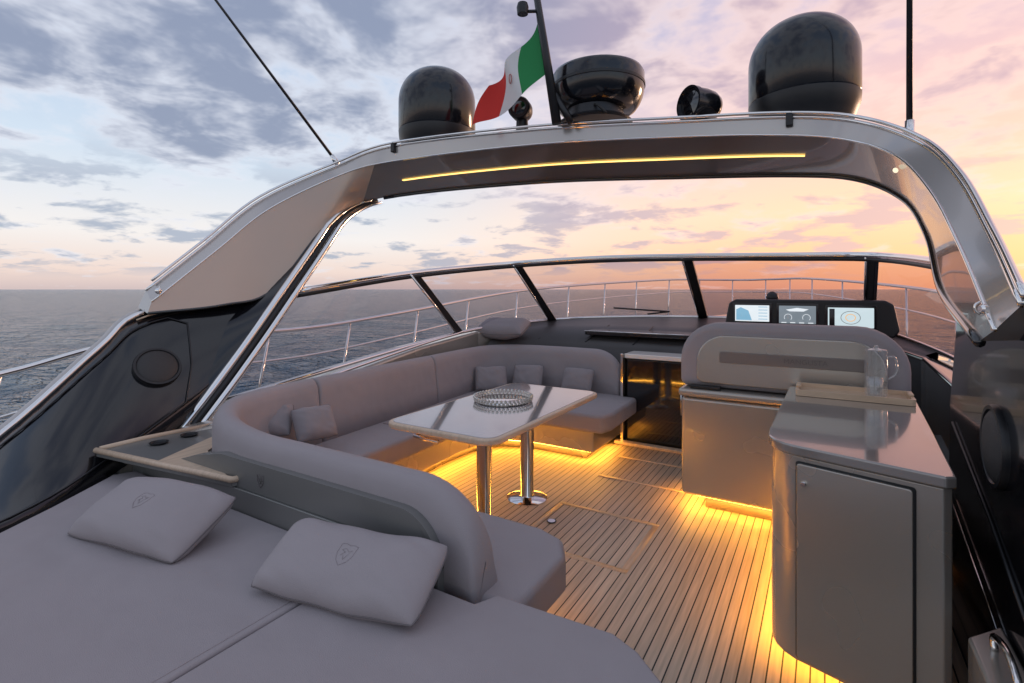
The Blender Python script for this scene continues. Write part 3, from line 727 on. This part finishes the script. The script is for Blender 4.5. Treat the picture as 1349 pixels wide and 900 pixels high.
tube('pillar_bar',P2,[.026]*len(Pw)+[.026-.014*i/max(1,len(top)-1) for i in range(len(top))],CHR,arch,n=12)
tube('pillar_gasket',[p+Vector((.022,.05,0)) for p in Pw+top],.020,BLM,arch,n=8)
# led line on the underside
led=[]
for i in range(4*k+1,8*k-5):
    f=.42+.14*(1-(i-4*k)/(4*k))
    led.append(B2[i].lerp(C2[i],f)+Vector((0,0,-.008)))
rows=[[p+Vector((0,-.011,0)),p+Vector((0,.011,0)),p+Vector((0,.011,.006)),p+Vector((0,-.011,.006))] for p in led]
loft('light_strip',rows,LEDA,arch,smooth=False)
for i in (4*k,7*k):
    p=AA[i]; box('band_clip',p.x-.02,p.x+.02,p.y-.03,p.y+.02,p.z-.06,p.z+.03,BLM,arch,.008)
for i,sgn,sc in ((1,1,.9),(NN-2,-1,.62)):
    p=B2[i]+Vector((.01*sgn,-.03*sc,.02))
    lathe('fitting_base',[(0,0),(.024*sc,0),(.024*sc,.010),(.015*sc,.016),(0,.016)],p,CHR,arch,n=20,axis=(sgn,-.4,0))
    tube('fitting_hook',catm([p+Vector((.02*sgn,0,-.025))*sc,p+Vector((.04*sgn,-.01,-.01))*sc,p+Vector((.04*sgn,-.01,.02))*sc,p+Vector((.02*sgn,0,.035))*sc],4),.005*sc,CHR,arch,n=6)
p=B2[9*k].lerp(C2[9*k],.25)+Vector((-.01,0,-.01)); lathe('spot_light',[(0,0),(.014,0),(.014,.004),(0,.006)],p,LEDW,arch,n=16,axis=(-.6,-.6,-.4))

# ------------------------------------------------------------------ gear on the arch
def dome(x,y,z,r,lab,H=.72):
    e=thing('satellite_dome',(x,y,z),lab,'satellite dome','glossy black domes on the radar arch')
    k=H/.72
    prof=[(0,0),(r*.88,0),(r*.90,.02),(r*.93,.05),(r*.985,.10*k),(r,.16*k)]
    lathe('dome_base',prof+[(r*1.0,.165*k)],(x,y,z),BLM,e,n=56)
    pr=[(r*.985,.166*k),(r*1.0,.175*k),(r*1.0,.42*k)]
    for i in range(1,17):
        a=math.radians(90*i/16); pr.append((max(.001,r*math.cos(a)**.85 if i<16 else .001),(.42+.30*math.sin(a))*k))
    lathe('dome_cover',pr,(x,y,z),DOM,e,n=64)
dome(-3.0,3.62,2.80,.345,'glossy black satellite dome beside the flag mast',.74)
dome(-.12,3.87,2.62,.325,'glossy black satellite dome beside the whip antenna',.70)
rd=thing('radar_scanner',(-1.476,3.68,2.76),'squat black drum radar scanner on a round foot','radar')
lathe('radar_drum',[(0,.10),(.24,.10),(.285,.125),(.315,.165),(.335,.21),(.345,.25),(.348,.29),(.348,.385),(.335,.41),(.30,.425),(0,.44)],(-1.476,3.68,2.78),DOM,rd,n=56)
lathe('radar_band',[(.343,.285),(.354,.290),(.354,.310),(.343,.315)],(-1.476,3.68,2.78),BLM,rd,n=56)
lathe('radar_foot',[(0,.0),(.27,.0),(.28,.015),(.25,.035),(.22,.045),(.21,.11),(0,.11)],(-1.476,3.62,2.78),BLM,rd,n=40)
tube('radar_cable',catm([(-1.3,3.4,2.78),(-1.35,3.38,2.84),(-1.42,3.45,2.88)],4),.01,RUB,rd,n=6)
mast=thing('flag_mast',(-1.62,3.55,2.8),'slim black raked flag mast with a small light','mast')
m0=Vector((-1.635,3.30,2.74)); m1=Vector((-1.88,3.35,4.05))
tube('mast_pole',[m0,m1],[.035,.022],BLM,mast,n=10)
tube('mast_foot',[(-1.54,3.34,2.74),(-1.66,3.32,2.95)],.026,BLM,mast,n=8)
lathe('mast_light',[(0,0),(.04,0),(.045,.05),(.037,.08),(0,.085)],(-1.90,3.27,3.58),BLM,mast,n=24)
tube('mast_light_arm',[(-1.79,3.33,3.60),(-1.90,3.27,3.60)],.012,BLM,mast,n=6)
fl=thing('italian_flag',(-1.86,3.4,3.2),'green white and red tricolour flag drooping from the mast','flag')
q00=Vector((-1.80,3.33,3.55)); q01=Vector((-1.72,3.31,3.12)); q10=Vector((-2.18,3.23,3.11)); q11=Vector((-2.29,3.21,2.79))
def FP(a,b_):
    p=q00.lerp(q01,b_).lerp(q10.lerp(q11,b_),a)
    p.z-=.05*math.sin(math.pi*a)*(1-b_*.3); p.y+=.05*math.sin(a*9+b_*2.2)*(.3+a); p.x+=.02*math.sin(a*10+b_*4)
    return p
for nm,a0,a1,mm in (('green_stripe',0,.333,GRN),('white_stripe',.333,.667,WHF),('red_stripe',.667,1,REDF)):
    loft(nm,[[FP(a0+(a1-a0)*i/10,j/12) for j in range(13)] for i in range(11)],mm,fl,closed=False,cap=False)
tube('flag_crest',[FP(.5+.04*math.cos(t*.628),.47+.08*math.sin(t*.628))+Vector((0,-.008,0)) for t in range(10)],.003,CRES,fl,n=5,closed=True)
hn=thing('deck_camera',(-2.05,3.5,2.79),'small round black camera on a bracket','camera')
lathe('camera_body',[(0,-.11),(.05,-.105),(.075,-.08),(.088,-.03),(.088,.06),(.080,.07),(.070,.06),(0,.055)],(-2.05,3.50,2.97),BLM,hn,n=28,axis=(.25,-1,0))
lathe('camera_foot',[(0,0),(.10,0),(.10,.015),(.05,.03),(.045,.14),(0,.14)],(-2.05,3.52,2.77),BLM,hn,n=24)
lathe('camera_lens',[(0,.057),(.058,.057),(.045,.068),(0,.072)],(-2.05,3.50,2.97),BLK,hn,n=24,axis=(.25,-1,0))
slt=thing('search_light',(-.76,3.62,2.7),'black drum searchlight on a swivel foot','searchlight')
ax=Vector((-.60,-.78,.03)).normalized(); c=Vector((-.72,3.60,2.79))
lathe('light_barrel',[(0,-.15),(.05,-.145),(.085,-.125),(.105,-.08),(.112,-.02),(.110,.05),(.116,.055),(.116,.09),(.102,.09),(.097,.07),(0,.065)],c,DOM,slt,n=36,axis=ax)
lathe('light_lens',[(0,.066),(.095,.066),(.05,.078),(0,.082)],c,BLK,slt,n=32,axis=ax)
lathe('swivel_foot',[(0,0),(.09,0),(.09,.02),(.05,.04),(.05,.10),(0,.10)],(-.72,3.63,2.63),BLM,slt,n=24)
an=thing('whip_antenna',(-3.9,3.25,2.72),'thin black whip antenna raked aft on the arch','antenna','whip antennas on the arch')
a0=Vector((-3.87,3.24,2.71)); dv=Vector((-.73,-.71,1.38))
tube('antenna_rod',[a0,a0+dv*2.2],[.014,.008],BLM,an,n=8); tube('antenna_base',[a0,a0+dv*.06],.025,CHR,an,n=10)
an=thing('whip_antenna',(.386,3.4,2.33),'thin black upright whip antenna on a chrome base','antenna','whip antennas on the arch')
tube('antenna_rod',[(.386,3.4,2.36),(.386,3.4,5.2)],[.015,.009],BLM,an,n=8); tube('antenna_base',[(.386,3.4,2.28),(.386,3.4,2.44)],.022,CHR,an,n=12)
tube('antenna_bracket',[(.34,3.38,2.33),(.386,3.4,2.36),(.43,3.4,2.30)],.012,CHR,an,n=8)

# speakers
for (c,axn,lab) in (((-3.825,1.70,1.03),(.80,-.13,.55),'round black speaker grille set in the glossy side fin'),((.492,2.32,1.02),(-1,0,0),'round black speaker grille set in the glossy side fin')):
    e=thing('speaker',c,lab,'speaker','speakers in the side fins')
    q=.88
    lathe('speaker_ring',[(0,-.04),(.155*q,-.04),(.16*q,.0),(.155*q,.012),(.14*q,.012),(.135*q,.004),(0,.004)],c,BLM,e,n=48,axis=axn)
    lathe('speaker_mesh',[(.136*q,.005),(.12*q,.014),(.06*q,.022),(0,.024)],c,MESHG,e,n=48,axis=axn)

# ------------------------------------------------------------------ camera
cd=bpy.data.cameras.new('camera'); cam=bpy.data.objects.new('camera',cd); COL.objects.link(cam)
cam.location=(0,0,1.55); cam.rotation_euler=(math.radians(90),0,math.radians(31.35))
cd.lens=18; cd.sensor_width=36; cd.shift_y=-.0511; cd.clip_start=.02; cd.clip_end=20000
S.camera=cam
